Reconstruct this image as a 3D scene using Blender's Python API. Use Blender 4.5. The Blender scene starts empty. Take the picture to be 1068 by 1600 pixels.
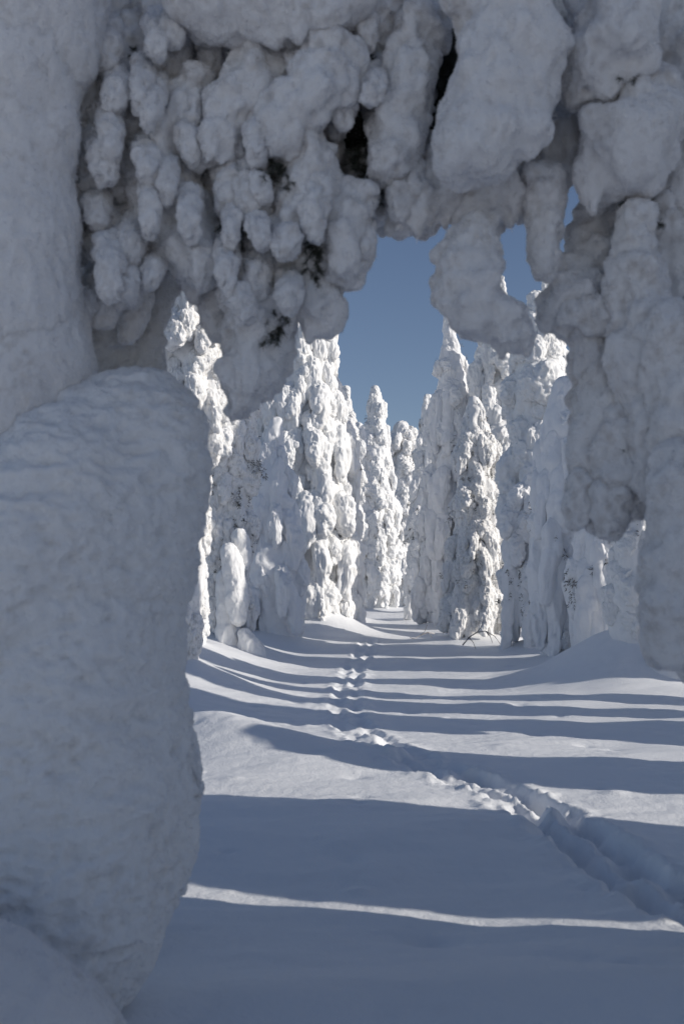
import bpy, math, random
import numpy as np
import openvdb
from mathutils import Vector

# ------------------------------------------------------------------ camera, world, sun, exposure
scene = bpy.context.scene
COL = scene.collection
R = math.radians
CAM_H, FPX, PITCH = 1.6, 1555.0, math.atan(130 / 1555)
cam_data = bpy.data.cameras.new("camera")
cam_data.lens, cam_data.sensor_width, cam_data.clip_end = 35.0, 36.0, 6000.0
cam_data.dof.use_dof, cam_data.dof.focus_distance, cam_data.dof.aperture_fstop = True, 20.0, 3.0
cam = bpy.data.objects.new("camera", cam_data)
COL.objects.link(cam)
cam.location = (0, 0, CAM_H)
cam.rotation_euler = (math.pi / 2 + PITCH, 0, 0)
scene.camera = cam

SUN_AZ, SUN_EL = R(18), R(22.5)          # the sun stands to the right, a little behind the camera
SUN = Vector((math.cos(SUN_AZ) * math.cos(SUN_EL), -math.sin(SUN_AZ) * math.cos(SUN_EL), math.sin(SUN_EL)))
world = bpy.data.worlds.new("World")
scene.world = world
world.use_nodes = True
wn = world.node_tree.nodes
sky = wn.new("ShaderNodeTexSky")
sky.sky_type = 'NISHITA'
sky.sun_disc = False
sky.sun_elevation = SUN_EL
sky.sun_rotation = math.atan2(SUN.x, SUN.y)
sky.altitude = 400
sky.air_density, sky.dust_density, sky.ozone_density = 1.0, 0.3, 2.2
tint = wn.new("ShaderNodeMix")
tint.data_type, tint.blend_type = 'RGBA', 'MULTIPLY'
tint.inputs["Factor"].default_value = 1.0
tint.inputs["B"].default_value = (1.09, 0.99, 1.01, 1)      # the photograph's white balance
world.node_tree.links.new(sky.outputs[0], tint.inputs["A"])
world.node_tree.links.new(tint.outputs["Result"], wn["Background"].inputs[0])
wn["Background"].inputs[1].default_value = 0.083
sun_data = bpy.data.lights.new("sun", 'SUN')
sun_data.energy, sun_data.angle, sun_data.color = 3.6, R(0.53), (1.0, 0.94, 0.85)
sun = bpy.data.objects.new("sun", sun_data)
COL.objects.link(sun)
sun.rotation_euler = SUN.to_track_quat('Z', 'Y').to_euler()
scene.view_settings.view_transform = 'Standard'
scene.view_settings.look = 'None'
scene.view_settings.gamma = 1
scene.view_settings.exposure = 0.0
scene.view_settings.use_curve_mapping = False

rnd = random.Random(7)
F32 = np.float32


# ------------------------------------------------------------------ helpers
def at(px, py, d):
    """the point d metres ahead that lies in the direction of picture point px, py (1068 x 1600)"""
    u, v = (px - 534) / FPX, (800 - py) / FPX
    c, s = math.cos(PITCH), math.sin(PITCH)
    y, z = c - v * s, s + v * c
    t = d / y
    return Vector((u * t, d, CAM_H + z * t))


def noise3(p, seed=0):
    """gradient noise, p (N,3) -> about -1..1"""
    p = np.asarray(p, dtype=F32)
    fi = np.floor(p)
    f = p - fi
    i = fi.astype(np.int64)
    u = f * f * f * (f * (f * 6 - 15) + 10)
    out = np.zeros(len(p), dtype=F32)
    for dx in (0, 1):
        wx = u[:, 0] if dx else 1 - u[:, 0]
        for dy in (0, 1):
            wy = u[:, 1] if dy else 1 - u[:, 1]
            for dz in (0, 1):
                wz = u[:, 2] if dz else 1 - u[:, 2]
                h = ((i[:, 0] + dx) * 374761393 + (i[:, 1] + dy) * 668265263 + (i[:, 2] + dz) * 2147483647 + seed * 974634777) & 0xffffffff
                h = ((h ^ (h >> 13)) * 1274126177) & 0xffffffff
                h = ((h ^ (h >> 16)) * 2246822519) & 0xffffffff
                h = h ^ (h >> 13)
                gx = (h & 1023).astype(F32) / 511.5 - 1
                gy = ((h >> 10) & 1023).astype(F32) / 511.5 - 1
                gz = ((h >> 20) & 1023).astype(F32) / 511.5 - 1
                out += wx * wy * wz * (gx * (f[:, 0] - dx) + gy * (f[:, 1] - dy) + gz * (f[:, 2] - dz))
    return out * 1.5


def mesh_np(name, v, quads=None, tris=None, smooth=True):
    me = bpy.data.meshes.new(name)
    nq = 0 if quads is None else len(quads)
    nt = 0 if tris is None else len(tris)
    me.vertices.add(len(v))
    me.vertices.foreach_set("co", np.asarray(v, dtype=F32).ravel())
    loops = []
    if nq: loops.append(np.asarray(quads, dtype=np.int32).ravel())
    if nt: loops.append(np.asarray(tris, dtype=np.int32).ravel())
    loops = np.concatenate(loops)
    me.loops.add(len(loops))
    me.loops.foreach_set("vertex_index", loops)
    me.polygons.add(nq + nt)
    starts = np.concatenate([np.arange(nq, dtype=np.int32) * 4, nq * 4 + np.arange(nt, dtype=np.int32) * 3])
    me.polygons.foreach_set("loop_start", starts)
    me.update(calc_edges=True)
    if smooth:
        me.polygons.foreach_set("use_smooth", np.ones(nq + nt, dtype=bool))
    me.validate()
    return me


def obj(name, me, mat, parent=None, loc=(0, 0, 0)):
    o = bpy.data.objects.new(name, me)
    COL.objects.link(o)
    if mat and not me.materials:
        me.materials.append(mat)
    if parent:
        o.parent = parent
    o.location = loc
    return o


def tag(o, label=None, cat=None, group=None, kind=None):
    for k, v in (("label", label), ("category", cat), ("group", group), ("kind", kind)):
        if v: o[k] = v
    return o


def empty(name, loc, label, cat, group=None):
    o = bpy.data.objects.new(name, None)
    COL.objects.link(o)
    o.location = loc
    o.empty_display_size = 0.2
    return tag(o, label, cat, group)


def blob_mesh(name, sph, voxel, k, bumps, seed, stretch=0.6, soft=0.0):
    """smooth union of spheres (N,4) turned into a surface, then roughened with rime bumps [(size, amount)]"""
    sph = np.asarray(sph, dtype=F32)
    m = max(k, 3 * voxel)
    lo = (sph[:, :3] - sph[:, 3:4]).min(0) - m - 2 * voxel
    hi = (sph[:, :3] + sph[:, 3:4]).max(0) + m + 2 * voxel
    n = np.ceil((hi - lo) / voxel).astype(int) + 1
    g = np.full(n, m, dtype=F32)
    ax = [lo[a] + np.arange(n[a], dtype=F32) * voxel for a in range(3)]
    for x, y, z, r in sph:
        c = (x, y, z)
        s = []
        for a in range(3):
            i0 = max(0, int((c[a] - r - m - lo[a]) / voxel))
            i1 = min(n[a], int((c[a] + r + m - lo[a]) / voxel) + 2)
            s.append(slice(i0, i1))
        d = np.sqrt(((ax[0][s[0]] - x) ** 2)[:, None, None] + ((ax[1][s[1]] - y) ** 2)[None, :, None]
                    + ((ax[2][s[2]] - z) ** 2)[None, None, :]) - r
        b = g[s[0], s[1], s[2]]
        h = np.maximum(k - np.abs(b - d), 0) / k
        np.subtract(np.minimum(b, d), h * h * (k * 0.25), out=b)
    grid = openvdb.FloatGrid(float(m))
    grid.copyFromArray(g)
    pts, quads = grid.convertToQuads(isovalue=0.0)
    v = pts.astype(F32) * voxel + lo
    quads = quads[:, ::-1]
    me = mesh_np(name, v, quads)
    nv = len(me.vertices)
    nor = np.empty(nv * 3, dtype=F32)
    me.vertex_normals.foreach_get("vector", nor)
    nor = nor.reshape(-1, 3)
    co = np.empty(nv * 3, dtype=F32)
    me.vertices.foreach_get("co", co)
    co = co.reshape(-1, 3)
    q = co * np.array((1, 1, stretch), dtype=F32)
    off = np.zeros(nv, dtype=F32)
    for j, (size, amt) in enumerate(bumps):
        off += amt * (np.sqrt(noise3(q / size, seed * 7 + j) ** 2 + soft) * 2.2 - 0.55)
        q = q[:, [1, 2, 0]] if j >= 1 else q
    co += nor * off[:, None]
    me.vertices.foreach_set("co", co.ravel())
    me.update()
    return me


def chain(pts, rng, lump=0.8, droop=0.5, lump_r=(0.28, 0.5)):
    """spheres along a polyline of (Vector, r), with smaller hanging lumps on its sides"""
    out = []
    for (a, ra), (b, rb) in zip(pts[:-1], pts[1:]):
        ln = (b - a).length
        st = max(1, int(ln / (0.35 * min(ra, rb)) + 0.5))
        for i in range(st):
            t = i / st
            p, r = a.lerp(b, t), ra + (rb - ra) * t
            j = r * 0.14
            p = p + Vector((rng.uniform(-j, j), rng.uniform(-j, j), rng.uniform(-j, j)))
            out.append((*p, r * rng.uniform(0.86, 1.06)))
            if rng.random() < lump:
                th = rng.uniform(0, 2 * math.pi)
                w = Vector((math.cos(th), math.sin(th), rng.uniform(-0.6, 0.35))).normalized()
                lr = r * rng.uniform(*lump_r)
                c = p + w * (r * rng.uniform(0.7, 0.98))
                out.append((*c, lr))
                if rng.random() < droop:
                    c2 = c + Vector((w.x * 0.2 * lr, w.y * 0.2 * lr, -lr * rng.uniform(0.7, 1.2)))
                    out.append((*c2, lr * rng.uniform(0.6, 0.85)))
    out.append((*pts[-1][0], pts[-1][1]))
    return out


# ------------------------------------------------------------------ materials
def new_mat(name):
    m = bpy.data.materials.new(name)
    m.use_nodes = True
    nt = m.node_tree
    return m, nt.nodes, nt.links, nt.nodes["Principled BSDF"]


def snow_material(name, base, speck, amount, size, bump, bsize, rough=0.75, coords='Object', speck_scale=9.0, sss=0.0, zs=1.0):
    m, n, l, b = new_mat(name)
    tc = n.new("ShaderNodeTexCoord")
    mp = n.new("ShaderNodeMapping"); mp.inputs["Scale"].default_value = (1, 1, zs)
    l.new(tc.outputs[coords], mp.inputs["Vector"])
    src = mp.outputs["Vector"]
    if sss:
        b.inputs["Subsurface Weight"].default_value = sss
        b.inputs["Subsurface Radius"].default_value = (1.0, 1.0, 1.0)
        b.inputs["Subsurface Scale"].default_value = 0.035
    t1 = n.new("ShaderNodeTexNoise"); t1.inputs["Scale"].default_value = size; t1.inputs["Detail"].default_value = 5
    t2 = n.new("ShaderNodeTexNoise"); t2.inputs["Scale"].default_value = size * speck_scale; t2.inputs["Detail"].default_value = 4
    l.new(src, t1.inputs["Vector"]); l.new(src, t2.inputs["Vector"])
    mul = n.new("ShaderNodeMath"); mul.operation = 'MULTIPLY'
    l.new(t1.outputs["Fac"], mul.inputs[0]); l.new(t2.outputs["Fac"], mul.inputs[1])
    rp = n.new("ShaderNodeMapRange")
    rp.inputs["From Min"].default_value = 0.27; rp.inputs["From Max"].default_value = 0.44
    rp.inputs["To Min"].default_value = 0.0; rp.inputs["To Max"].default_value = amount
    l.new(mul.outputs[0], rp.inputs["Value"])
    mx = n.new("ShaderNodeMix"); mx.data_type = 'RGBA'
    mx.inputs["A"].default_value = (*base, 1); mx.inputs["B"].default_value = (*speck, 1)
    l.new(rp.outputs[0], mx.inputs["Factor"]); l.new(mx.outputs["Result"], b.inputs["Base Color"])
    b.inputs["Roughness"].default_value = rough
    b.inputs["Specular IOR Level"].default_value = 0.25
    h1 = n.new("ShaderNodeTexNoise"); h1.inputs["Scale"].default_value = bsize; h1.inputs["Detail"].default_value = 6
    h1.inputs["Roughness"].default_value = 0.62
    l.new(src, h1.inputs["Vector"])
    bp = n.new("ShaderNodeBump"); bp.inputs["Strength"].default_value = bump[0]; bp.inputs["Distance"].default_value = bump[1]
    l.new(h1.outputs["Fac"], bp.inputs["Height"]); l.new(bp.outputs[0], b.inputs["Normal"])
    return m


M_ground = snow_material("ground_snow", (0.84, 0.85, 0.87), (0.78, 0.79, 0.81), 0.5, 0.8, (0.6, 0.012), 38.0, 0.6)
M_near = snow_material("near_rime", (0.83, 0.82, 0.82), (0.50, 0.46, 0.43), 0.6, 2.6, (0.6, 0.014), 75.0, 0.9, sss=0.5)
M_flake, n_, l_, b_ = new_mat("rime_flakes")
df, tl, ms = n_.new("ShaderNodeBsdfDiffuse"), n_.new("ShaderNodeBsdfTranslucent"), n_.new("ShaderNodeMixShader")
df.inputs["Color"].default_value = (0.84, 0.83, 0.835, 1); tl.inputs["Color"].default_value = (0.84, 0.83, 0.835, 1)
ms.inputs["Fac"].default_value = 0.45
l_.new(df.outputs[0], ms.inputs[1]); l_.new(tl.outputs[0], ms.inputs[2])
l_.new(ms.outputs[0], n_["Material Output"].inputs["Surface"])
n_.remove(b_)
M_mantle = snow_material("mantle_snow", (0.88, 0.875, 0.875), (0.66, 0.63, 0.60), 0.5, 2.6, (0.7, 0.014), 60.0, 0.9, sss=0.5)
M_brown = snow_material("thin_brown_rime", (0.74, 0.73, 0.72), (0.36, 0.32, 0.28), 0.55, 3.0, (0.7, 0.035), 24.0, 0.9)
M_far = snow_material("tree_snow", (0.86, 0.86, 0.86), (0.55, 0.52, 0.46), 0.35, 2.0, (0.5, 0.05), 14.0, 0.8, zs=0.4)
M_speck = snow_material("specked_rime", (0.86, 0.855, 0.85), (0.26, 0.24, 0.20), 0.55, 2.6, (0.6, 0.05), 12.0, 0.85, zs=0.45)
M_smooth = snow_material("smooth_snow", (0.86, 0.86, 0.87), (0.74, 0.73, 0.72), 0.3, 2.0, (0.35, 0.03), 18.0, 0.7)


def plain_material(name, a, b_, scale, rough):
    m, n, l, b = new_mat(name)
    tc = n.new("ShaderNodeTexCoord")
    t = n.new("ShaderNodeTexNoise"); t.inputs["Scale"].default_value = scale; t.inputs["Detail"].default_value = 6
    l.new(tc.outputs["Object"], t.inputs["Vector"])
    mx = n.new("ShaderNodeMix"); mx.data_type = 'RGBA'
    mx.inputs["A"].default_value = (*a, 1); mx.inputs["B"].default_value = (*b_, 1)
    rp = n.new("ShaderNodeMapRange"); rp.inputs["From Min"].default_value = 0.35; rp.inputs["From Max"].default_value = 0.68
    l.new(t.outputs["Fac"], rp.inputs["Value"]); l.new(rp.outputs[0], mx.inputs["Factor"])
    l.new(mx.outputs["Result"], b.inputs["Base Color"])
    b.inputs["Roughness"].default_value = rough
    bp = n.new("ShaderNodeBump"); bp.inputs["Strength"].default_value = 0.7; bp.inputs["Distance"].default_value = 0.03
    l.new(t.outputs["Fac"], bp.inputs["Height"]); l.new(bp.outputs[0], b.inputs["Normal"])
    return m


M_needle = plain_material("spruce_needles", (0.035, 0.04, 0.028), (0.10, 0.10, 0.085), 30, 0.8)
M_frost = plain_material("frosted_needles", (0.05, 0.052, 0.042), (0.36, 0.35, 0.34), 16, 0.85)
M_bark = plain_material("frosted_bark", (0.09, 0.07, 0.056), (0.55, 0.54, 0.53), 7, 0.9)

# ------------------------------------------------------------------ ground
TRAIL = [(3.3, 3.4), (2.35, 4.5), (1.86, 5.2), (1.66, 6.2), (1.58, 7.2), (1.36, 8.4), (0.75, 9.6), (0.44, 10.4), (0.12, 12.2),
         (0.06, 14.6), (0.10, 17), (0.2, 20), (0.55, 24.5), (0.75, 29)]
BASES = []       # (x, y, height, sigma) drifts at the feet of trees, filled in before the ground is built


def smooth01(t):
    t = np.clip(t, 0, 1)
    return t * t * (3 - 2 * t)


def ground_low(x, y):
    x = np.asarray(x, dtype=np.float64); y = np.asarray(y, dtype=np.float64)
    z = 0.85 * smooth01((y - 12) / 42) + 0.004 * np.clip(y - 54, 0, 1e9) * np.exp(-np.clip(y - 54, 0, 1e9) / 200)
    z += 0.55 * smooth01((-x - 0.6) / 3.2) * smooth01((y - 9.5) / 9)            # bank on the left
    z += 0.34 * np.exp(-((x + 1.35) / 1.15) ** 2 - ((y - 10.9 + 0.55 * (x + 1.3)) / 0.75) ** 2)   # hummock
    z += 0.66 * np.exp(-((x - 4.7) / 1.2) ** 2 - ((y - 17.6) / 1.5) ** 2)      # drift under the right trees
    z += 0.10 * np.exp(-((y - 3.9 - 0.12 * x) / 0.45) ** 2) * smooth01((5 - np.abs(x)) / 3)
    return z


def gz(x, y):
    return float(ground_low(x, y))


def polyline_dist(x, y, pts):
    best = np.full(x.shape, 1e9); arc = np.zeros(x.shape); side = np.zeros(x.shape)
    acc = 0.0
    for (ax_, ay), (bx, by) in zip(pts[:-1], pts[1:]):
        dx, dy = bx - ax_, by - ay
        L = math.hypot(dx, dy)
        t = np.clip(((x - ax_) * dx + (y - ay) * dy) / (L * L), 0, 1)
        ex, ey = x - (ax_ + t * dx), y - (ay + t * dy)
        d = np.hypot(ex, ey)
        mk = d < best
        best = np.where(mk, d, best)
        arc = np.where(mk, acc + t * L, arc)
        side = np.where(mk, np.sign(ex * dy - ey * dx), side)
        acc += L
    return best, arc, side


def build_ground():
    def steps(segs):
        out = [segs[0][0]]
        for a, b, s in segs:
            n = max(1, int(round((b - a) / s)))
            out += list(a + (b - a) * (np.arange(n) + 1) / n)
        return np.array(out)
    xs = steps([(-2500, -300, 400), (-300, -40, 30), (-40, -10, 1.5), (-10, -4, 0.2), (-4, -1.6, 0.06), (-1.6, 2.9, 0.022), (2.9, 7, 0.08),
                (7, 14, 0.3), (14, 50, 2), (50, 300, 30), (300, 2500, 400)])
    ys = steps([(-60, -10, 5), (-10, 2.5, 0.5), (2.5, 3.4, 0.05), (3.4, 12.5, 0.022), (12.5, 22, 0.04), (22, 36, 0.09), (36, 60, 0.3),
                (60, 200, 5), (200, 4000, 300)])
    X, Y = np.meshgrid(xs, ys)
    Z = ground_low(X, Y)
    for bx, by, h, s in BASES:
        Z += h * np.exp(-(((X - bx) ** 2 + (Y - by) ** 2) / (s * s)) ** 0.75)
    P = np.stack([X.ravel(), Y.ravel(), np.zeros(X.size)], 1)
    fade = np.exp(-np.maximum(np.abs(Y) - 60, 0) / 60).ravel()
    und = 0.09 * noise3(P * np.array((0.28, 0.45, 1)), 3) + 0.035 * noise3(P * np.array((0.9, 1.6, 1)), 4)
    near = (np.abs(X.ravel()) < 15) & (Y.ravel() > 1) & (Y.ravel() < 50)
    fine = np.zeros(len(P))
    Pn = P[near]
    fine[near] = 0.010 * noise3(Pn * np.array((2.2, 5.5, 1)), 5) + 0.004 * noise3(Pn * 11, 6) + 0.0022 * noise3(Pn * 27, 8)
    # scattered shallow pits and lumps (fallen clods)
    Zf = Z.ravel() + (und + fine) * fade
    pr = random.Random(5)
    for i in range(70):
        cx, cy = pr.uniform(-1.6, 3.2), pr.uniform(4.2, 16)
        rr, hh = pr.uniform(0.05, 0.13), pr.choice((-1, -1, 0.7)) * pr.uniform(0.015, 0.04)
        d2 = ((P[:, 0] - cx) ** 2 + ((P[:, 1] - cy) / 0.8) ** 2) / (rr * rr)
        Zf += hh * np.exp(-d2)
    # the trail: a sunken furrow with separate deep steps, lips and clods
    mk = (P[:, 1] > 2.5) & (P[:, 1] < 31) & (np.abs(P[:, 0] - 1.2) < 3)
    px, py = P[mk, 0], P[mk, 1]
    w1 = noise3(P[mk] * 4.2, 11) * 0.075 + noise3(P[mk] * 11, 12) * 0.03
    d, arc, side = polyline_dist(px + w1, py + 0.6 * w1, TRAIL)
    deep = np.interp(arc, [0, 4.2, 5.4, 7.0, 9, 14, 26], [0.12, 0.12, 0.085, 0.03, 0.015, 0.02, 0.03])
    dz = -deep * (0.45 * np.exp(-(d / 0.26) ** 4) + 0.75 * np.exp(-((d - 0.14) / 0.085) ** 2))
    dz += 0.03 * np.exp(-((d - 0.30) / 0.09) ** 2) * np.clip(0.4 + noise3(P[mk] * 3.5, 13), 0, 1)
    s, sd = 0.35, 1
    cum = [0.0]
    for a, b in zip(TRAIL[:-1], TRAIL[1:]): cum.append(cum[-1] + math.hypot(b[0] - a[0], b[1] - a[1]))
    tx, ty = [t[0] for t in TRAIL], [t[1] for t in TRAIL]
    while s < cum[-1] - 0.3:
        cx, cy = np.interp(s, cum, tx), np.interp(s, cum, ty)
        ex, ey = np.interp(s + 0.1, cum, tx) - cx, np.interp(s + 0.1, cum, ty) - cy
        L = math.hypot(ex, ey); ex, ey = ex / L, ey / L
        cx, cy = cx + ey * 0.12 * sd, cy - ex * 0.12 * sd
        u = (px - cx) * ex + (py - cy) * ey
        v = -(px - cx) * ey + (py - cy) * ex
        q = (u / 0.20) ** 2 + (v / 0.105) ** 2
        dep = pr.uniform(0.05, 0.10) * (1.45 if cy < 9 else .8) * (0.35 if 9.2 < cy < 11.5 and pr.random() < .6 else 1)
        dz += -dep * np.exp(-q ** 1.8) + 0.022 * np.exp(-((np.sqrt(q) - 1.5) / 0.35) ** 2) * np.clip(0.6 + noise3(P[mk] * 5, 21), 0, 1.2)
        s += pr.uniform(0.42, 0.55); sd = -sd
    tmp = np.exp(-(d / 0.34) ** 4)
    dz += tmp * np.interp(py, [0, 8, 10, 30], [1, .9, .45, .3]) * (0.05 * np.abs(noise3(P[mk] * 6, 15)) + 0.02 * noise3(P[mk] * 15, 16))
    dz += np.exp(-(d / 0.42) ** 4) * np.interp(py, [0, 9, 12, 30], [1, 1, .4, .2]) * 0.016 * np.clip(noise3(P[mk] * 22, 31) + .1, 0, 1)
    # thrown-up clods where the walker turned
    for cx, cy, rr, hh in ((1.30, 8.05, 0.13, 0.09), (1.52, 7.5, 0.14, 0.10), (1.18, 8.5, 0.12, 0.06), (0.5, 9.9, 0.12, 0.07), (0.3, 10.9, 0.16, 0.08), (0.86, 9.75, 0.10, 0.05)):
        dz += hh * np.exp(-(((px - cx) ** 2 + (py - cy) ** 2) / rr ** 2) ** 1.5)
    Zf[mk] += dz
    nx, ny = len(xs), len(ys)
    idx = np.arange(nx * ny).reshape(ny, nx)
    quads = np.stack([idx[:-1, :-1], idx[:-1, 1:], idx[1:, 1:], idx[1:, :-1]], -1).reshape(-1, 4)
    P[:, 2] = Zf
    o = obj("snow_ground", mesh_np("snow_ground", P, quads), M_ground)
    tag(o, "deep white snow ground with long blue shadows and a trodden trail", None, None, "structure")


# ------------------------------------------------------------------ bough library for the forest trees
def lib_bough(i, kind):
    rg = random.Random(100 + i)
    j = lambda a: rg.uniform(-a, a)
    if kind == 'drape':
        pts = [(Vector((-0.1, 0, 0.03)), 0.12), (Vector((0.12, j(.03), 0.02)), 0.15), (Vector((0.26, j(.05), -0.16)), 0.17),
               (Vector((0.33 + j(.04), j(.06), -0.42)), 0.155), (Vector((0.34 + j(.05), j(.08), -0.70)), 0.11), (Vector((0.34 + j(.05), j(.09), -0.92)), 0.05)]
        sph = chain(pts, rg, 1.0, 0.85, (0.3, 0.6))
        bumps, st = ((0.20, 0.045), (0.085, 0.032), (0.045, 0.016)), 0.24
    elif kind == 'clump':
        pts = [(Vector((-0.15, 0, 0)), 0.14), (Vector((0.10, j(.05), 0.05)), 0.2), (Vector((0.28, j(.06), -0.08)), 0.24), (Vector((0.34, j(.1), -0.32)), 0.19), (Vector((0.34, j(.1), -0.52)), 0.1)]
        sph = chain(pts, rg, 1.0, 0.7, (0.3, 0.55))
        bumps, st = ((0.22, 0.05), (0.09, 0.03), (0.045, 0.014)), 0.8
    elif kind == 'mantle':
        pts = [(Vector((-0.12, 0, 0.05)), 0.14), (Vector((0.10, j(.03), 0.02)), 0.18), (Vector((0.22, j(.05), -0.25)), 0.20),
               (Vector((0.27 + j(.03), j(.06), -0.65)), 0.19), (Vector((0.29 + j(.03), j(.08), -1.05)), 0.17), (Vector((0.28 + j(.05), j(.09), -1.42)), 0.10)]
        sph = chain(pts, rg, 0.45, 0.6, (0.3, 0.5))
        bumps, st = ((0.30, 0.045), (0.12, 0.018), (0.05, 0.007)), 0.3
    else:                                                                     # finger
        pts = [(Vector((-0.1, 0, 0.0)), 0.07), (Vector((0.12, j(.04), 0.0)), 0.085), (Vector((0.24, j(.06), -0.2)), 0.09),
               (Vector((0.26 + j(.05), j(.08), -0.5)), 0.075), (Vector((0.24 + j(.06), j(.1), -0.85)), 0.035)]
        sph = chain(pts, rg, 1.3, 0.9, (0.5, 0.9))
        bumps, st = ((0.13, 0.035), (0.06, 0.022), (0.04, 0.012)), 0.5
    return blob_mesh("snow_bough_" + kind, sph, 0.025, 0.05, bumps, i, st)


LIB = {}
for ki, (kind, cnt) in enumerate((('drape', 7), ('clump', 5), ('finger', 5), ('mantle', 5))):
    for mname, mm in (("snow", M_far), ("speck", M_speck), ("smooth", M_smooth)):
        LIB[kind, mname] = []
    for i in range(cnt):
        me = lib_bough(ki * 20 + i, kind)
        for mname, mm in (("snow", M_far), ("speck", M_speck), ("smooth", M_smooth)):
            c = me.copy() if mname != "snow" else me
            c.materials.clear(); c.materials.append(mm)
            LIB[kind, mname].append(c)
MATS = {"snow": M_far, "speck": M_speck, "smooth": M_smooth}


def tube_mesh(name, pts, sides=8, rough=0.0, seed=0):
    """tapered round tube along [(Vector, r)]"""
    rg = random.Random(seed)
    v, q = [], []
    n = len(pts)
    for i, (p, r) in enumerate(pts):
        t = (pts[min(i + 1, n - 1)][0] - pts[max(i - 1, 0)][0]).normalized()
        a = t.orthogonal().normalized() if abs(t.z) < 0.99 else Vector((1, 0, 0))
        if abs(t.z) >= 0.99: a = (a - t * a.dot(t)).normalized()
        b = t.cross(a)
        for k in range(sides):
            th = 2 * math.pi * k / sides
            rr = r * (1 + rg.uniform(-rough, rough))
            v.append(p + a * (math.cos(th) * rr) + b * (math.sin(th) * rr))
    for i in range(n - 1):
        for k in range(sides):
            k2 = (k + 1) % sides
            q.append((i * sides + k, i * sides + k2, (i + 1) * sides + k2, (i + 1) * sides + k))
    v += [pts[0][0], pts[-1][0]]
    tr = []
    for k in range(sides):
        k2 = (k + 1) % sides
        tr.append((len(v) - 2, k2, k)); tr.append((len(v) - 1, (n - 1) * sides + k, (n - 1) * sides + k2))
    return mesh_np(name, np.array([tuple(x) for x in v]), np.array(q), np.array(tr))


def needle_mesh(name, spots, rng, length=0.075, per=15):
    """sprays of thin blades hanging at the spots [(pos, outward)]"""
    v, t = [], []
    for p, w in spots:
        ax_ = Vector((w.x * .4 + rng.uniform(-.5, .5), w.y * .4 + rng.uniform(-.5, .5), -1)).normalized()
        tl = rng.uniform(0.1, 0.3)
        for _ in range(per):
            d = Vector((w.x * .5 + rng.uniform(-1, 1), w.y * .5 + rng.uniform(-1, 1), rng.uniform(-1.2, 0.3))).normalized()
            L = length * rng.uniform(0.4, 1.1)
            s = d.cross(Vector((rng.uniform(-1, 1), rng.uniform(-1, 1), 0.3))).normalized() * (L * 0.16)
            o = p + ax_ * (tl * rng.random()) + Vector((rng.uniform(-.03, .03), rng.uniform(-.03, .03), rng.uniform(-.03, .03)))
            i = len(v)
            v += [o - s, o + s, o + d * L * 0.6 + s * 0.8, o + d * L]
            t += [(i, i + 1, i + 2), (i, i + 2, i + 3)]
    return mesh_np(name, np.array([tuple(x) for x in v]), None, np.array(t), False)


def profile(prof, t):
    return float(np.interp(t, [p[0] for p in prof], [p[1] for p in prof]))


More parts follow.
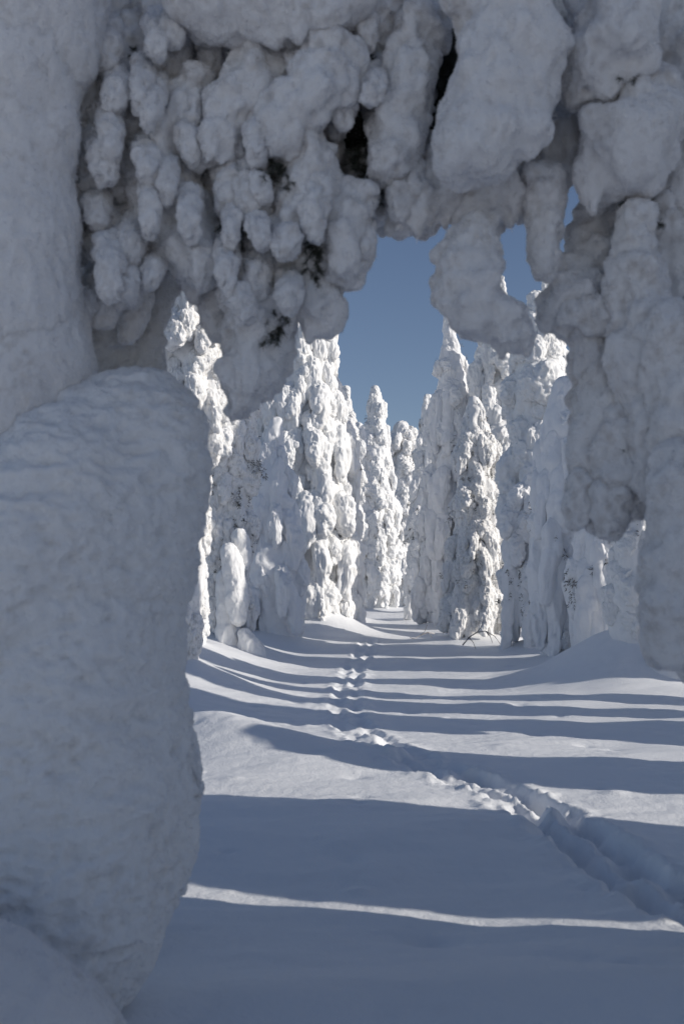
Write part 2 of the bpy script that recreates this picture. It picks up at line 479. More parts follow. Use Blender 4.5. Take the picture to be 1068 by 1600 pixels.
def make_tree(label, x, y, height, prof, seed, mat="snow", mix=(0.6, 0.25, 0.15), s=(0.75, 1.05), needles=0, lean=0.0, low=0.0,
              dens=1.0, core=0.8, group="snow laden spruces of the forest", bank=0.35, name="snowy_spruce", needle_mat=None, back=0.5, coremat=None, plain=False):
    rg = random.Random(seed)
    BASES.append((x, y, bank, 1.0))
    z0 = gz(x, y) + bank * 0.6
    root = empty(name, (x, y, z0), label, "tree", group)
    H = height - bank * 0.6
    ph = rg.uniform(0, 6)
    def axis(t):
        return Vector((lean * t * t * H + 0.05 * H ** .5 * math.sin(3 * t + ph) * t, 0.04 * H ** .5 * math.cos(4 * t + ph) * t, t * H))
    tr = [(axis(t) + Vector((0, 0, -0.5 if t == 0 else 0)), 0.16 * (1 - 0.8 * t) * (H / 8) ** .5) for t in np.linspace(0, 0.93, 9)]
    obj("trunk", tube_mesh("trunk", tr, 9, 0.12, seed), M_bark, root)
    # core of the crown
    sph = []
    t = max(low, 0.0)
    while t < 1.0:
        r = max(0.10, profile(prof, t) * core)
        c = axis(t)
        sph.append((*c, r * rg.uniform(0.75, 0.95)))
        for _ in range(4):
            th = rg.uniform(0, 6.283)
            lr = r * rg.uniform(0.3, 0.5)
            e = r * rg.uniform(0.45, 0.75)
            sph.append((c.x + math.cos(th) * e, c.y + math.sin(th) * e, c.z + rg.uniform(-.3, .3) * r, lr))
            sph.append((c.x + math.cos(th) * e * 1.1, c.y + math.sin(th) * e * 1.1, c.z - lr * 1.1, lr * 0.75))
        t += 0.38 * r / H
    sph.append((*axis(1.0), 0.08))
    obj("crown", blob_mesh("crown", sph, 0.055, 0.12, ((0.5, 0.07), (0.2, 0.045), (0.1, 0.02)), seed, 0.45), MATS[coremat or mat], root)
    # hanging boughs
    tz = 1.0
    tl, tp = rg.uniform(1.1, 1.9), rg.random()
    spots = []
    k = 0
    while tz > low + 0.04:
        r = profile(prof, tz)
        tier = ((1 - tz) * H / tl + tp) % 1.0
        r *= (0.70 + 0.46 * tier) * rg.uniform(.88, 1.12) if H > 4 and not plain else 1.0
        sc = s[0] + (s[1] - s[0]) * min(1, r / 0.9)
        sc = max(0.35, min(sc, 0.35 + 1.1 * r))
        n = max(3, int(2 * math.pi * r / (0.44 * sc) * dens + 0.5))
        a0 = rg.uniform(0, 6.28)
        for i in range(n):
            th = a0 + 2 * math.pi * i / n + rg.uniform(-.3, .3)
            if math.sin(th) > 0.35 and rg.random() > back: continue
            u = rg.random()
            kind = 'drape' if u < mix[0] else 'clump' if u < mix[0] + mix[1] else 'finger'
            if mat == 'smooth' and rg.random() < .5: kind = 'mantle'
            b = sc * rg.uniform(0.75, 1.2)
            c = axis(min(1, tz + rg.uniform(-.5, .5) * 0.45 * sc / H))
            rr = max(0.0, r * rg.uniform(0.88, 1.06) - 0.36 * b)
            
            reach = 1.4 if kind == 'mantle' else 0.9
            if c.z < reach * b: b = max(0.3, c.z / reach)
            o = obj("snow_bough", rg.choice(LIB[kind, mat]), None, root, (c.x + math.cos(th) * rr, c.y + math.sin(th) * rr, c.z))
            o.rotation_euler = (rg.uniform(-.1, .1), rg.uniform(-.12, .2), th)
            o.scale = (b, b * rg.uniform(0.85, 1.25), b * rg.uniform(0.9, 1.3))
            k += 1
            if rg.random() < needles and c.z > 1.3:
                w = Vector((math.cos(th), math.sin(th), 0))
                p = c + w * (rr + 0.30 * b) + Vector((rg.uniform(-.2, .2) * b, 0, -rg.uniform(0.2, 0.9) * b))
                for q in range(5):
                    spots.append((p + Vector((rg.uniform(-.16, .16), rg.uniform(-.16, .16), rg.uniform(-.25, .25))), w))
        tz -= 0.52 * sc / H * rg.uniform(0.85, 1.15) / max(0.75, dens ** .5)
    if spots:
        nm = obj("needles", needle_mesh("needles", spots, rg), needle_mat or M_frost, root)
        nm["kind"] = "stuff"
    return root


def tree_px(label, px, d, top, prof_px, seed, **kw):
    m = d / FPX
    x = (px - 534) * m
    zt = at(px, top, d).z
    return make_tree(label, x, d, zt - gz(x, d), [(t, r * m) for t, r in prof_px], seed, **kw)


BASES.append((-0.35, 31.2, .65, 1.25))
def forest():
    T = tree_px
    # --- left of the path
    T("tall bright sunlit spruce left of the path with long flowing drapes", 480, 32, 385, [(0, 90), (.1, 80), (.3, 74), (.5, 68), (.75, 48), (.92, 28), (1, 6)], 11, s=(0.8, 1.35), dens=1.35, bank=0.7, needles=.03, mix=(.75, .1, .15))
    T("smooth snow cone added in place of the shadow on the tall bright spruce", 432, 27, 655, [(0, 48), (.3, 46), (.6, 40), (.85, 20), (1, 5)], 12, mat="smooth", dens=.8, mix=(.8, .2, 0), s=(.9, 1.3))  # added cone standing in for shade on the spruce behind it
    T("shaded spruce speckled with dark needles beside the big left snow column", 352, 22.5, 500, [(0, 30), (.3, 34), (.36, 48), (.6, 52), (.85, 40), (1, 10)], 13, mat="speck", needles=.4, mix=(.35, .45, .2), s=(.6, .9), dens=1.15)
    T("thin low sunlit snow-crusted sapling at the edge of the left snow column", 302, 20, 835, [(0, 20), (.4, 19), (.75, 10), (1, 4)], 14, s=(.45, .6), mix=(.3, .3, .4), bank=.2, name="snowy_sapling")
    T("sunlit spruce top glimpsed through the gap left of the hanging boughs", 294, 16, 395, [(0, 16), (.5, 26), (.7, 54), (.93, 50), (1, 30)], 23, mat="speck", s=(.5, .7), mix=(.3, .5, .2))
    T("narrow spruce just right of the tall bright one", 536, 38, 608, [(0, 24), (.5, 24), (.8, 14), (1, 4)], 15, needles=.15)
    T("bright background spruce filling the gap beside the speckled one", 392, 40, 590, [(0, 44), (.5, 40), (.8, 24), (1, 6)], 24, dens=.8, s=(.9, 1.3))
    T("far background spruce low behind the added snow cone", 330, 46, 640, [(0, 50), (.5, 44), (.8, 24), (1, 6)], 25, dens=.7, s=(.9, 1.3))
    # --- centre
    T("pointed central spruce with its tip alone against the blue sky", 592, 50, 606, [(0, 26), (.18, 28), (.5, 29), (.75, 21), (.92, 12), (1, 4)], 16, low=.03, needles=.2, mix=(.4, .4, .2))
    T("round-topped spruce leaning on the left of the pointed central one", 561, 46, 665, [(0, 26), (.3, 28), (.6, 26), (.88, 17), (1, 8)], 17, low=.03, needles=.2, mix=(.4, .4, .2))
    T("dull grey frosted spruce in the far gap right of the pointed one", 632, 56, 668, [(0, 32), (.4, 36), (.7, 32), (.9, 24), (1, 14)], 18, mat="speck", needles=.4)
    T("slim far spruce with a bright hooked tip at the right end of the gap", 666, 45, 620, [(0, 26), (.5, 24), (.8, 14), (1, 5)], 19, needles=.2)
    T("distant pale spruce closing the end of the path", 606, 70, 720, [(0, 24), (.6, 22), (1, 5)], 20, dens=.7)
    T("distant pale spruce behind the narrow one on the left", 530, 64, 730, [(0, 24), (.6, 22), (1, 5)], 21, dens=.7)
    T("distant bluish spruce half hidden behind the slim far one", 652, 66, 690, [(0, 26), (.6, 24), (1, 5)], 22, dens=.7)
    # --- right of the path
    T("sunlit craggy spruce with mottled drapes right of the path", 742, 28, 628, [(0, 47), (.3, 46), (.6, 36), (.85, 24), (1, 8)], 31, mat="speck", needles=.3, mix=(.35, .3, .35), s=(.55, .85), dens=1.2)
    T("tall shaded spire whose thin tip rises left of the hanging bough", 706, 35, 494, [(0, 52), (.3, 50), (.6, 40), (.85, 18), (1, 6)], 32, mat="smooth", needles=.12, s=(.8, 1.1))
    T("bright tall spruce with steep white folds behind the craggy one", 783, 33.5, 440, [(0, 46), (.4, 48), (.7, 38), (.9, 20), (1, 6)], 33, s=(.9, 1.3), dens=1.1, needles=.1)
    T("puffy sunlit spruce with cushion-like clumps under the right arch", 858, 25, 462, [(0, 40), (.5, 48), (.75, 56), (.9, 34), (1, 10)], 34, mix=(.05, .95, 0), s=(1.3, 1.8), lean=-.02, core=.7)
    T("thin sunlit treetop showing in the sky gap left of the hanging icicle bough", 776, 38, 386, [(0, 40), (.6, 26), (.9, 14), (1, 6)], 35, dens=.8)
    T("small sunlit treetop peeping beside the right arm of the arch", 876, 30, 415, [(0, 40), (.6, 30), (.9, 14), (1, 6)], 36, dens=.8)
    T("low bowed spruce with dark bare needles under its snow hood", 830, 23.5, 748, [(0, 34), (.3, 40), (.7, 44), (.9, 36), (1, 16)], 37, mat="smooth", needles=.6, mix=(.3, .6, .1), dens=.7, low=.2, core=.6)
    T("shaded blue-grey spruce half behind the right arm of the arch", 880, 21, 600, [(0, 44), (.4, 48), (.7, 44), (.9, 30), (1, 12)], 38, mat="smooth", needles=.15)
    T("stout shaded spruce on the drift at the right", 938, 19.5, 745, [(0, 46), (.4, 52), (.7, 40), (1, 12)], 39, mat="smooth", needles=.3)
    T("pale ragged little spruce leaning beside the hanging right column", 985, 17.2, 778, [(0, 44), (.3, 34), (.6, 24), (.85, 22), (1, 8)], 40, mix=(.2, .5, .3), s=(.6, .8), needles=.1, lean=.03)
    pb = at(385, 1020, 21)
    pil = empty("bent_sapling", (pb.x, pb.y, gz(pb.x, 21)), "bowed snow-plastered sapling with a sausage of sunlit snow at the foot of the speckled spruce", "tree", "snow laden spruces of the forest")
    for j, pp in enumerate(([(358, 860, 11), (366, 895, 15), (371, 935, 16), (372, 968, 10)], [(381, 990, 8), (390, 1008, 13), (398, 1024, 18)], [(350, 900, 10), (352, 960, 12), (356, 1018, 16)], [(374, 838, 11), (380, 862, 11), (378, 884, 7)])):
        sp = np.array(chain([(at(a_, b_, 21.7 - (.2 if j < 2 else 0)) - pil.location, c_ * 21 / FPX) for a_, b_, c_ in pp], random.Random(400 + j), .4, .4))
        obj("snow_bough", blob_mesh("snow_bough", sp, .025, .08, ((.25, .03), (.09, .015), (.045, .007)), 400 + j, .5), M_far, pil)
    T("small snow post at the left foot of the shaded spire", 640, 38, 940, [(0, 9), (.5, 8), (1, 3)], 42, s=(.3, .4), bank=.1, name="snowy_sapling")
    for lab, px, d, rx, h in (("low round snow dome on the path edge below the tall bright spruce", 556, 37, .34, .62), ("small snow cushion at the foot of the pale ragged spruce", 1040, 16.5, .5, .35)):
        x = (px - 534) / FPX * d
        rg = random.Random(px)
        sp = [(rg.uniform(-.2, .2) * rx, rg.uniform(-.2, .2) * rx, h - rx * .8 + rg.uniform(-.05, .05), rx * rg.uniform(.7, .85)) for _ in range(5)] + [(0, 0, 0, rx)]
        o = obj("snow_dome", blob_mesh("snow_dome", sp, .03, .15, ((.3, .03), (.1, .012)), px, 1), M_smooth, None, (x, d, gz(x, d)))
        tag(o, lab, "snow dome")
    for lab, px, py, d, pts in (("bare dark twig arching from the snow under the craggy sunlit spruce", 722, 1008, 25.5, [(0, 0), (10, -12), (22, -20), (36, -22), (50, -14), (60, 0)]),
                                ("bare dark twig reaching left from the foot of the shaded spire", 668, 992, 30, [(10, -2), (0, -4), (-10, 0), (-22, 6), (-28, 4)])):
        root_at = at(px, py, d)
        tw = empty("dead_twig", root_at, lab, "twig")
        P = [(at(px + a, py + b, d - .1 * i) - root_at, .018 - .0022 * i) for i, (a, b) in enumerate(pts)]
        obj("stem", tube_mesh("stem", P, 7, .1, 1), M_bark, tw)
        for i in (1, 2, 3):
            q = P[i][0]
            obj("side_twig", tube_mesh("side_twig", [(q, .011), (q + Vector((.1, -.05, .12 * (-1) ** i)), .008), (q + Vector((.16, -.1, .3 * (-1) ** i)), .006)], 6, .1, i), M_bark, tw)
    # --- trees further right that cast the shadows, and one added against bounced light
    def caster(label, x, y, h, r, seed, flare=0.0, **kw):
        y += (0.268 - math.tan(SUN_AZ)) * x
        make_tree(label, x, y, h, [(0, r + flare), (.17, r + flare * .8), (.24, r), (.62, r), (.85, r * .6), (1, .08)], seed, s=(1.2, 1.6), dens=.8, core=.93, back=1.0, plain=True, group="spruces right of the frame", **kw)
    caster("wide spruce right of the frame shading the near snow", 6.0, 5.13, 11, 0.95, 51, flare=.22)
    caster("wide spruce right of the frame shading the arch", 6.0, 2.0, 11, 1.32, 52)
    caster("unseen wide spruce added right of the photographer to dim bounced light", 5.6, -0.6, 11, 0.9, 53)  # added out of view to cut the light bounced onto the arch
    caster("low snow-laden spruce right of the frame, first beyond the sunlit strip", 6.4, 8.35, 3.3, .75, 55)
    caster("spruce right of the frame, second beyond the sunlit strip", 6.8, 11.2, 6.5, .7, 56)
    caster("slim spruce right of the frame, third beyond the sunlit strip", 7.0, 13.0, 7, .36, 57)
    caster("slim spruce right of the frame, fourth beyond the sunlit strip", 7.2, 14.4, 7, .3, 58)
    caster("spruce right of the frame beside the drift", 8.6, 15.9, 8, .45, 59)
    caster("spruce right of the frame behind the drift", 9.6, 19.4, 15, .95, 60)
    caster("stout spruce far right of the frame", 10.5, 22.6, 7.3, 1.3, 61)


forest()
build_ground()


# ------------------------------------------------------------------ the near trees that form the arch
def near_mass(root, chains, seed, name="snow_bough", voxel=0.011, k=0.03, lump=None, mat=None, bumps=None, stretch=0.7, shrink=0.80, crystals=0.95):
    """a bough of rime: a core of spheres, clumps on it, and smaller clumps on those, all sagging downwards"""
    rg = random.Random(seed)
    sph = []
    smooth = lump is not None
    for pts in chains:
        P = [(at(px, py, d), rp * d / FPX) for px, py, d, rp in pts]
        if smooth:
            sph += chain(P, rg, lump, 0.7)
            continue
        for (a, ra), (b, rb) in zip(P[:-1], P[1:]):
            st = max(1, int((b - a).length / (0.38 * min(ra, rb)) + 0.5))
            for i in range(st + 1):
                t = i / st
                c = a.lerp(b, t)
                r = (ra + (rb - ra) * t)
                c = c + Vector((rg.uniform(-.16, .16), rg.uniform(-.16, .16), rg.uniform(-.16, .16))) * r
                sph.append((*c, r * shrink * rg.uniform(0.82, 1.0)))
                if rg.random() < 0.75:          # a small drooping finger on the outside
                    th = rg.uniform(0, 6.283)
                    w = Vector((math.cos(th), math.sin(th), rg.uniform(-.2, .5))).normalized()
                    q, fr, fl = c + w * (r * 0.72), r * rg.uniform(0.3, 0.46), r * rg.uniform(0.6, 1.2)
                    m_ = max(3, int(fl / (fr * 0.5)))
                    for e_ in range(m_):
                        u = e_ / (m_ - 1)
                        q2 = q + Vector((w.x * .1 * r * math.sin(u * 2.6), w.y * .1 * r * math.sin(u * 2.6), -fl * u * u * .4 - fl * u * .6))
                        sph.append((*(q2 + Vector((rg.uniform(-.2, .2), rg.uniform(-.2, .2), 0)) * fr), fr * (1 - .5 * u) * rg.uniform(.8, 1.1)))
                for _ in range(8):
                    th = rg.uniform(0, 6.283)
                    w = Vector((math.cos(th), math.sin(th), rg.uniform(-0.7, 0.4))).normalized()
                    lr = min(r * rg.uniform(0.18, 0.4), 0.07)
                    e = c + w * (r * shrink * rg.uniform(0.72, 1.0))
                    sph.append((*e, lr))
                    for _ in range(3):
                        w2 = (w * 0.7 + Vector((rg.uniform(-1, 1), rg.uniform(-1, 1), rg.uniform(-1.3, 0.4)))).normalized()
                        sph.append((*(e + w2 * (lr * rg.uniform(.75, 1.0))), lr * rg.uniform(0.3, 0.55)))
    sph = np.array(sph)
    o0 = sph[0, :3].copy()
    sph[:, :3] -= o0
    me = blob_mesh(name, sph, voxel, k, bumps or ((0.15, 0.018), (0.06, 0.011), (0.028, 0.007)), seed, stretch, 0.06)
    o = obj(name, me, mat or M_near, root, Vector(o0) - root.location)
    if crystals:
        c = obj("rime_crystals", crystal_mesh(me, seed, crystals), M_flake, o)
        c["kind"] = "stuff"
    return o


def crystal_mesh(me, seed, density, L=0.027):
    """small feathery rime flakes standing on a surface"""
    rs = np.random.RandomState(seed)
    n = len(me.polygons)
    cen = np.empty(n * 3, dtype=F32); me.polygons.foreach_get("center", cen); cen = cen.reshape(-1, 3)
    nor = np.empty(n * 3, dtype=F32); me.polygons.foreach_get("normal", nor); nor = nor.reshape(-1, 3)
    pick = rs.rand(n) < density * (0.55 + 0.8 * (noise3(cen * 9, 77) > -0.1))
    c, w = cen[pick], nor[pick]
    k = len(c)
    d = w + rs.normal(0, .55, (k, 3)); d[:, 2] -= .15
    d /= np.linalg.norm(d, axis=1, keepdims=True)
    t = np.cross(d, rs.normal(0, 1, (k, 3))); t /= np.linalg.norm(t, axis=1, keepdims=True) + 1e-6
    ln = (L * rs.uniform(.4, 1.4, (k, 1)))
    b0 = c - d * 0.004
    v = np.stack([b0 - t * ln * .12, b0 + t * ln * .12, b0 + d * ln], 1).reshape(-1, 3)
    i = np.arange(k)[:, None] * 3 + np.arange(3)[None, :]
    return mesh_np("rime_crystals", v, None, i, False)


def arch():
    # tall smooth snow trunk at the left edge
    p0 = at(-20, 1500, 3.9)
    a = empty("snowy_trunk_tree", (p0.x - .3, 3.9, gz(p0.x, 3.9)), "tall smooth snow-plastered spruce trunk along the upper left edge", "tree", "near trees forming the arch")
    near_mass(a, [[(20, -260, 3.8, 120), (55, -60, 3.8, 105), (45, 60, 3.8, 95), (20, 150, 3.8, 78)]], 201, k=.12, lump=.35)
    near_mass(a, [[(52, -20, 3.86, 94), (38, 60, 3.84, 94), (18, 150, 3.83, 82), (22, 260, 3.85, 76), (25, 400, 3.85, 78), (30, 520, 3.85, 80)]], 202, k=.12, lump=.3)
    near_mass(a, [[(24, 330, 3.92, 76), (28, 460, 3.9, 82), (38, 570, 3.9, 92), (5, 670, 3.9, 84), (-50, 750, 3.9, 80)]], 203, k=.12, lump=.35)
    base = Vector((p0.x - .3, 3.9, gz(p0.x, 3.9)))
    obj("trunk", tube_mesh("trunk", [(Vector((0, 0, -.3)), .17), (Vector((.1, .05, 1.5)), .14), (Vector((.16, .05, 3)), .11), (Vector((.22, .0, 4.6)), .06)], 10, .1, 3), M_bark, a)

    # big rounded lower left mass
    p1 = at(130, 1500, 4.0)
    b = empty("snow_buried_spruce", (p1.x - .15, 4.0, gz(p1.x, 4.0)), "huge rounded snow-buried spruce filling the lower left foreground", "tree", "near trees forming the arch")
    MB = ((0.3, .03), (.10, .018), (.04, .010), (.02, .005))
    near_mass(b, [[(195, 660, 4.0, 55), (155, 745, 4.0, 105), (110, 860, 4.0, 130), (75, 1000, 3.95, 172), (70, 1100, 3.92, 172), (80, 1210, 3.88, 168), (95, 1320, 3.82, 145), (120, 1420, 3.78, 98), (138, 1500, 3.75, 48)],
                  [(240, 650, 4.0, 46), (215, 750, 4.0, 68), (180, 860, 4.0, 90), (155, 960, 4.0, 94), (150, 1060, 4.0, 95)],
                  [(112, 750, 3.8, 92), (55, 830, 3.75, 95), (-10, 900, 3.72, 100), (-80, 980, 3.7, 130), (-90, 1050, 3.9, 160), (-60, 1200, 3.8, 160), (-30, 1320, 3.8, 140), (30, 1400, 3.8, 100)],
                  [(200, 1130, 3.95, 50), (212, 1190, 3.95, 50), (205, 1270, 3.92, 55), (185, 1370, 3.9, 58)]], 211, "snow_mantle", mat=M_mantle, voxel=.013, k=.2, lump=.3, bumps=((0.26, .024), (.11, .020), (.05, .014), (.025, .007)), stretch=2.0, crystals=.3)
    near_mass(b, [[(262, 1120, 3.95, 22), (284, 1185, 3.95, 24), (290, 1205, 3.95, 22)]], 214, "snow_clump", mat=M_mantle)
    near_mass(b, [[(275, 1225, 3.95, 22), (304, 1236, 3.95, 15)]], 215, "snow_clump", mat=M_mantle)
    obj("trunk", tube_mesh("trunk", [(Vector((0, 0, -.3)), .1), (Vector((0, 0, 1)), .08), (Vector((.05, 0, 2)), .05)], 9, .1, 4), M_bark, b)

    # corner mound
    p2 = at(-30, 1600, 2.9)
    md = empty("snow_mound", (p2.x, 2.9, 0), "smooth snow mound in the bottom left corner", "snow mound")
    near_mass(md, [[(-330, 1790, 2.9, 400), (-230, 1870, 2.85, 400), (-140, 1940, 2.8, 380)]], 221, "snow_cap", .016, .2, .15, bumps=((.3, .02), (.09, .007)))

    pr = at(1180, 1400, 4.4)
    RT = empty("overhanging_spruce", (pr.x, 4.4, gz(pr.x, 4.4)), "snow-laden spruce at the right edge with a long hanging column of snow", "tree", "near trees forming the arch")
    # arching tree across the top
    pt = at(190, 1450, 4.6)
    t = empty("arching_spruce", (pt.x, 4.6, gz(pt.x, 4.6)), "bent spruce loaded with lumpy hanging snow boughs across the top, forming the arch", "tree", "near trees forming the arch")
    tree_right = RT
    B = lambda *pts, seed, **kw: near_mass(t, [list(pts)], seed, **kw)
    # dark twiggy heart of the arch
    near_mass(t, [[(180, 620, 4.7, 60), (170, 420, 4.7, 60), (200, 240, 4.6, 80), (300, 160, 4.5, 110), (420, 200, 4.5, 110), (540, 180, 4.5, 100), (650, 170, 4.5, 100), (770, 180, 4.5, 100), (900, 150, 4.6, 110), (1050, 160, 4.6, 110)],
                  [(150, 20, 4.7, 110), (300, 10, 4.7, 110), (450, 20, 4.7, 110), (620, 20, 4.7, 110), (800, 10, 4.7, 110), (980, 10, 4.7, 110)],
                  [(300, 300, 4.6, 70), (380, 400, 4.6, 50), (470, 420, 4.6, 30)], [(570, 260, 4.6, 60), (680, 280, 4.6, 50), (800, 270, 4.6, 50)]],
              231, "twig_core", .03, .1, 1.0, M_needle, ((.2, .05), (.08, .04), (.04, .02)), 1.0)
    tk = [(at(150, 1560, 4.9), .17), (at(150, 1200, 4.9), .15), (at(155, 800, 4.9), .13), (at(165, 500, 4.8), .12), (at(200, 280, 4.7), .11), (at(330, 180, 4.6), .09), (at(550, 160, 4.6), .07), (at(800, 200, 4.6), .05)]
    obj("trunk", tube_mesh("trunk", [(p - t.location, r) for p, r in tk], 10, .12, 5), M_bark, t)
    # left flank, behind the smooth trunk
    B((165, 250, 4.5, 45), (175, 350, 4.5, 60), (180, 450, 4.5, 66), (170, 550, 4.5, 58), (165, 600, 4.5, 40), seed=232, mat=M_brown)
    B((250, 340, 4.5, 40), (235, 430, 4.5, 52), (215, 520, 4.5, 46), (220, 600, 4.5, 38), seed=233, mat=M_brown)
    B((230, 40, 4.2, 45), (175, 120, 4.1, 46), (155, 175, 4.1, 36), seed=234)
    B((270, 70, 4.1, 40), (225, 160, 4.1, 46), (205, 250, 4.1, 42), (195, 305, 4.1, 26), seed=235)
    B((310, 130, 4.0, 42), (275, 210, 4.0, 48), (262, 290, 4.0, 44), (245, 340, 4.0, 30), seed=236)
    B((410, 95, 3.9, 50), (365, 175, 3.9, 48), (335, 240, 3.9, 38), seed=237)
    B((300, -10, 3.8, 60), (380, 10, 3.8, 62), (470, 15, 3.8, 58), (540, 0, 3.8, 55), seed=238, k=.06)
    B((525, 75, 3.8, 46), (505, 130, 3.8, 58), (450, 190, 3.8, 46), (440, 230, 3.8, 30), seed=239)
    B((475, 230, 3.9, 48), (480, 310, 3.9, 52), (455, 365, 3.9, 38), seed=240)
    B((350, 215, 4.0, 40), (375, 280, 4.0, 42), (400, 330, 4.0, 40), (400, 390, 4.0, 30), seed=241)
    B((285, 310, 4.0, 42), (290, 380, 4.0, 50), (305, 425, 4.0, 36), seed=242)
    B((590, 15, 4.0, 55), (570, 70, 4.0, 36), seed=243)
    B((655, 20, 3.9, 46), (635, 120, 3.9, 46), (620, 215, 3.9, 46), (612, 270, 3.9, 34), seed=244)
    B((775, -40, 3.6, 78), (797, 40, 3.6, 76), (785, 130, 3.6, 82), (765, 205, 3.6, 74), (735, 250, 3.6, 46), seed=245, k=.06)
    B((700, 250, 4.0, 46), (665, 320, 4.0, 48), (640, 350, 4.0, 34), seed=246)
    B((760, 270, 4.0, 62), (770, 320, 4.0, 48), (725, 335, 4.0, 34), seed=247)
    B((575, 270, 4.2, 50), (585, 330, 4.2, 42), seed=248)
    B((850, 270, 3.9, 36), (850, 340, 3.9, 27), (849, 395, 3.9, 21), (848, 422, 3.9, 14), seed=249)
    B((540, 300, 3.9, 42), (540, 370, 3.9, 40), (538, 425, 3.9, 30), seed=250)
    B((492, 370, 4.0, 44), (494, 440, 4.0, 44), (500, 490, 4.0, 34), (500, 512, 4.0, 22), seed=251)
    B((405, 420, 4.0, 52), (400, 510, 4.0, 54), (388, 585, 4.0, 44), (375, 635, 4.0, 26), seed=252)
    B((425, 470, 4.1, 34), (434, 540, 4.1, 26), (425, 600, 4.1, 18), seed=253)
    B((335, 420, 4.2, 40), (345, 480, 4.2, 30), (350, 520, 4.2, 20), seed=254)
    B((748, 360, 3.85, 42), (728, 400, 3.8, 48), (728, 440, 3.8, 56), (770, 490, 3.8, 50), (806, 530, 3.8, 26), seed=255)
    B((160, 110, 4.6, 60), (130, 180, 4.6, 50), (120, 260, 4.6, 40), seed=259, mat=M_brown)
    B((200, 10, 4.5, 60), (270, 20, 4.5, 50), seed=260, mat=M_brown)
    B((705, 20, 4.4, 30), (712, -40, 4.4, 50), seed=256)
    B((80, -20, 4.4, 90), (180, -30, 4.4, 70), (260, -30, 4.3, 60), seed=257)
    B((560, -60, 4.0, 80), (680, -70, 4.0, 80), seed=258)

    # smaller boughs that fill the spaces between the large ones
    cx = [95, 230, 262, 330, 355, 400, 440, 470, 530, 545, 572, 585, 660, 690, 700, 740, 770, 850, 862, 905, 1100]
    cy = [560, 540, 420, 470, 560, 590, 540, 480, 480, 430, 430, 350, 350, 340, 380, 360, 350, 380, 270, 270, 270]
    fr = random.Random(99)
    k = 0
    for gy in range(-40, 560, 62):
        for gx in range(110, 1080, 58):
            x, y = gx + fr.uniform(-24, 24), gy + fr.uniform(-24, 24)
            r = fr.uniform(22, 36); L = fr.uniform(50, 105)
            lim = min(np.interp(x - r * .7, cx, cy), np.interp(x, cx, cy), np.interp(x + r * .7, cx, cy))
            if y + L + r * .5 > lim: L = lim - y - r * .5
            if L < 24 or (665 < x < 745 and -30 < y < 170) or (545 < x < 600 and 180 < y < 290): continue
            d = fr.uniform(4.0, 4.35)
            dx = fr.uniform(-16, 16)
            near_mass(t if x < 905 else tree_right, [[(x, y, d, r), (x + dx * .4, y + L * .5, d, r * fr.uniform(.8, 1.05)), (x + dx, y + L, d, r * .55)]], 500 + k, voxel=.012, shrink=.68, bumps=((0.10, 0.016), (0.05, 0.014), (0.025, 0.010)), crystals=.8)
            k += 1

    for gy in range(20, 430, 64):
        for gx in range(170, 690, 60):
            x, y = gx + fr.uniform(-28, 28), gy + fr.uniform(-28, 28)
            r = fr.uniform(12, 25); L = fr.uniform(55, 115)
            lim = min(np.interp(x - r * .7, cx, cy), np.interp(x, cx, cy), np.interp(x + r * .7, cx, cy))
            if y + L + r * .5 > lim: L = lim - y - r * .5
            if L < 30 or (665 < x < 745 and -30 < y < 170) or (535 < x < 610 and 150 < y < 290) or (290 < x < 540 and y < 70): continue
            d = fr.uniform(3.70, 3.9)
            dx = fr.uniform(-14, 14)
            near_mass(t, [[(x + fr.uniform(-30, 30), y - 25, d + .42, r * 1.1), (x, y + L * .15, d + .2, r * 1.15), (x + dx * .4, y + L * .5, d + .04, r), (x + dx * .8, y + L * .8, d + .02, r * .75), (x + dx, y + L, d + .05, r * .4)]], 500 + k, voxel=.011, shrink=.68, bumps=((0.10, 0.016), (0.05, 0.014), (0.025, 0.010)))
            k += 1

    # right tree
    r = tree_right
    D = lambda *pts, seed, **kw: near_mass(r, [list(pts)], seed, **kw)
    near_mass(r, [[(1090, 250, 4.7, 110), (1090, 450, 4.7, 90), (1080, 600, 4.7, 70), (1090, 800, 4.7, 60)], [(1000, 340, 4.7, 60), (980, 480, 4.6, 60), (990, 620, 4.6, 50)]], 261, "twig_core", .03, .1, 1.0, M_needle, ((.2, .05), (.08, .04), (.04, .02)), 1.0)
    tk = [(at(1180, 1560, 4.6), .18), (at(1170, 1000, 4.6), .15), (at(1160, 500, 4.6), .12), (at(1120, 200, 4.6), .09), (at(1000, 60, 4.6), .06)]
    obj("trunk", tube_mesh("trunk", [(p - r.location, q) for p, q in tk], 10, .12, 6), M_bark, r)
    D((960, 10, 3.7, 80), (955, 80, 3.7, 66), (925, 130, 3.7, 38), seed=262, k=.05)
    D((1010, 160, 3.8, 74), (985, 225, 3.8, 80), (960, 280, 3.8, 56), seed=263, k=.05)
    D((1080, 0, 4.0, 80), (1075, 120, 4.0, 60), (1070, 250, 4.0, 55), (1060, 330, 4.0, 40), seed=264)
    D((930, 320, 4.1, 34), (928, 395, 4.1, 44), (895, 465, 4.0, 46), (862, 500, 4.0, 22), seed=265)
    D((990, 330, 3.8, 30), (988, 410, 3.8, 28), (990, 475, 3.8, 18), seed=266)
    D((1045, 330, 4.0, 44), (1040, 420, 4.0, 50), (1045, 520, 4.0, 56), seed=267)
    D((955, 450, 4.1, 56), (945, 540, 4.1, 60), (940, 620, 4.1, 52), seed=268)
    D((955, 570, 4.0, 46), (948, 680, 4.0, 58), (945, 750, 4.0, 54), (938, 790, 4.0, 34), seed=269, k=.05)
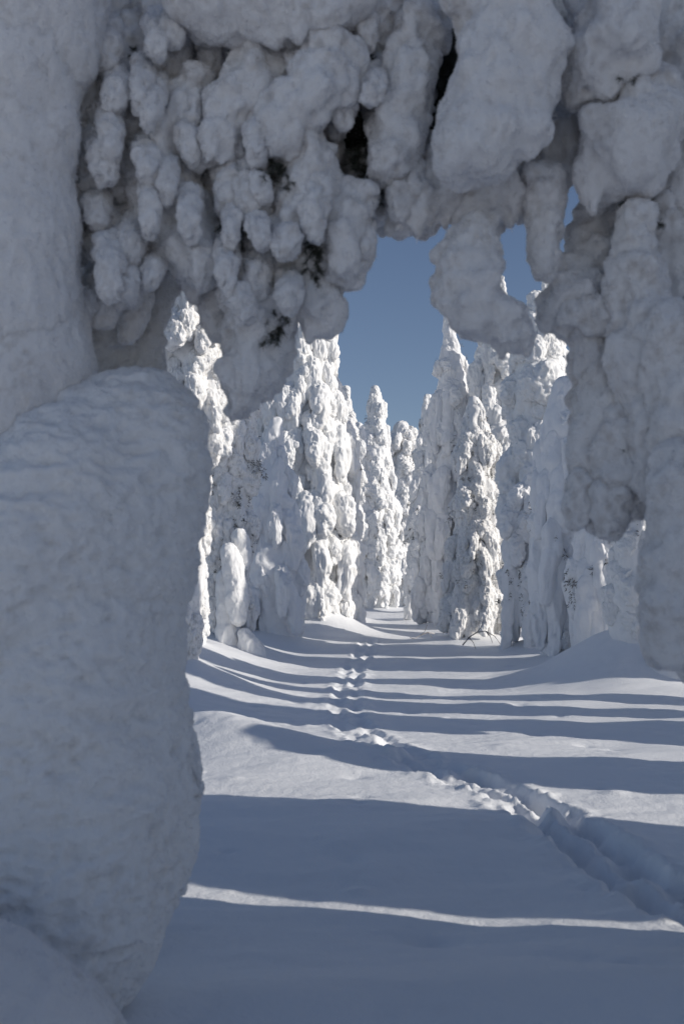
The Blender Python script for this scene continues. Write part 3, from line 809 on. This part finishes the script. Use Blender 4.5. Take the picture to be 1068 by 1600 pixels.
    D((985, 600, 4.0, 44), (985, 690, 4.0, 42), (975, 760, 4.0, 30), seed=270)
    D((1050, 520, 3.7, 60), (1066, 640, 3.7, 54), (1072, 760, 3.7, 50), seed=271, k=.06)
    D((1075, 720, 3.6, 50), (1072, 850, 3.6, 54), (1064, 940, 3.6, 54), (1056, 985, 3.6, 42), (1050, 1020, 3.6, 26), seed=272, k=.06)
    D((1110, 500, 3.9, 80), (1120, 700, 3.9, 80), (1120, 900, 3.9, 80), (1110, 1050, 3.9, 60), seed=273)
    D((1130, -80, 4.0, 110), (950, -110, 4.0, 110), seed=274)
    D((870, 250, 4.2, 40), (895, 230, 4.2, 40), seed=275)
    D((1000, 500, 3.95, 50), (1005, 620, 3.95, 52), (1010, 720, 3.95, 40), (1008, 765, 3.95, 24), seed=276)
    D((1000, 420, 3.82, 56), (1008, 540, 3.82, 58), (1012, 660, 3.82, 54), (1012, 740, 3.85, 40), seed=281)
    D((912, 740, 3.95, 28), (906, 785, 3.95, 22), (904, 812, 3.95, 12), seed=282)
    D((955, 760, 3.9, 34), (952, 808, 3.9, 24), (948, 832, 3.9, 12), seed=283)
    D((985, 745, 3.9, 30), (986, 785, 3.9, 20), (988, 802, 3.9, 12), seed=284)
    D((938, 540, 4.1, 40), (928, 610, 4.1, 34), (925, 690, 4.1, 32), (925, 770, 4.1, 26), seed=277)
    D((970, 640, 3.9, 46), (968, 730, 3.9, 44), (965, 790, 3.9, 26), seed=278)
    D((900, 480, 3.95, 44), (950, 500, 3.95, 50), (1010, 490, 3.95, 46), seed=279)
    D((900, 490, 4.0, 34), (928, 545, 4.0, 32), (940, 600, 4.0, 34), seed=280)

    # bare dark needle sprays showing in the crevices
    def spray(root, px, py, d, wpx, hpx, seed, n=9):
        rg = random.Random(seed)
        c0 = at(px, py, d + .09)
        m = d / FPX
        spots = []
        for _ in range(n):
            spots.append((Vector((rg.uniform(-.5, .5) * wpx * m, rg.uniform(-.04, .04), rg.uniform(-.5, .5) * hpx * m)), Vector((rg.uniform(-.6, .6), -.6, 0))))
        v, q = [], []
        for p, w in spots:
            a = Vector((w.x, w.y, rg.uniform(-1.2, -.3))).normalized()
            tl = rg.uniform(.05, .11)
            for i in range(70):
                e = Vector((rg.uniform(-1, 1), rg.uniform(-1, 1), rg.uniform(-1, 1)))
                dd = (a * .8 + e).normalized()
                L = rg.uniform(.014, .026)
                s_ = dd.cross(Vector((rg.uniform(-1, 1), rg.uniform(-1, 1), .2))).normalized() * .0011
                o_ = p + a * (tl * rg.random())
                k = len(v)
                v += [o_ - s_, o_ + s_, o_ + dd * L + s_ * .6, o_ + dd * L - s_ * .6]
                q.append((k, k + 1, k + 2, k + 3))
        o = obj("needle_spray", mesh_np("needle_spray", np.array([tuple(x) for x in v]), np.array(q), None, False), M_needle, root, c0 - root.location)
        o["kind"] = "stuff"
    for i, (px, py, d, w_, h_, n_) in enumerate(((705, 95, 4.0, 36, 110, 26), (562, 250, 3.95, 30, 60, 16), (600, 290, 3.95, 50, 20, 10), (490, 395, 3.8, 20, 60, 12), (365, 345, 3.85, 40, 80, 22),
                                             (380, 420, 3.9, 50, 30, 12), (244, 270, 3.9, 14, 60, 9), (320, 210, 3.9, 24, 24, 6), (430, 262, 3.75, 50, 40, 10), (575, 92, 3.9, 30, 20, 7), (432, 500, 3.85, 24, 60, 8),
                                             (410, 485, 3.85, 40, 20, 6), (180, 590, 4.3, 40, 20, 8), (215, 90, 4.0, 30, 30, 6), (470, 280, 3.8, 16, 60, 6), (800, 300, 3.9, 40, 20, 5))):
        spray(t, px, py, d, w_, h_, 300 + i, int(n_ * 1.6))
    for i, (px, py, d, w_, h_, n_) in enumerate(((1004, 320, 3.75, 20, 60, 14), (1045, 485, 3.75, 40, 40, 12), (1015, 605, 3.75, 50, 24, 9), (985, 118, 3.6, 30, 14, 6), (900, 145, 3.7, 30, 14, 4), (975, 700, 3.8, 24, 40, 5))):
        spray(r, px, py, d, w_, h_, 340 + i, int(n_ * 1.6))


arch()
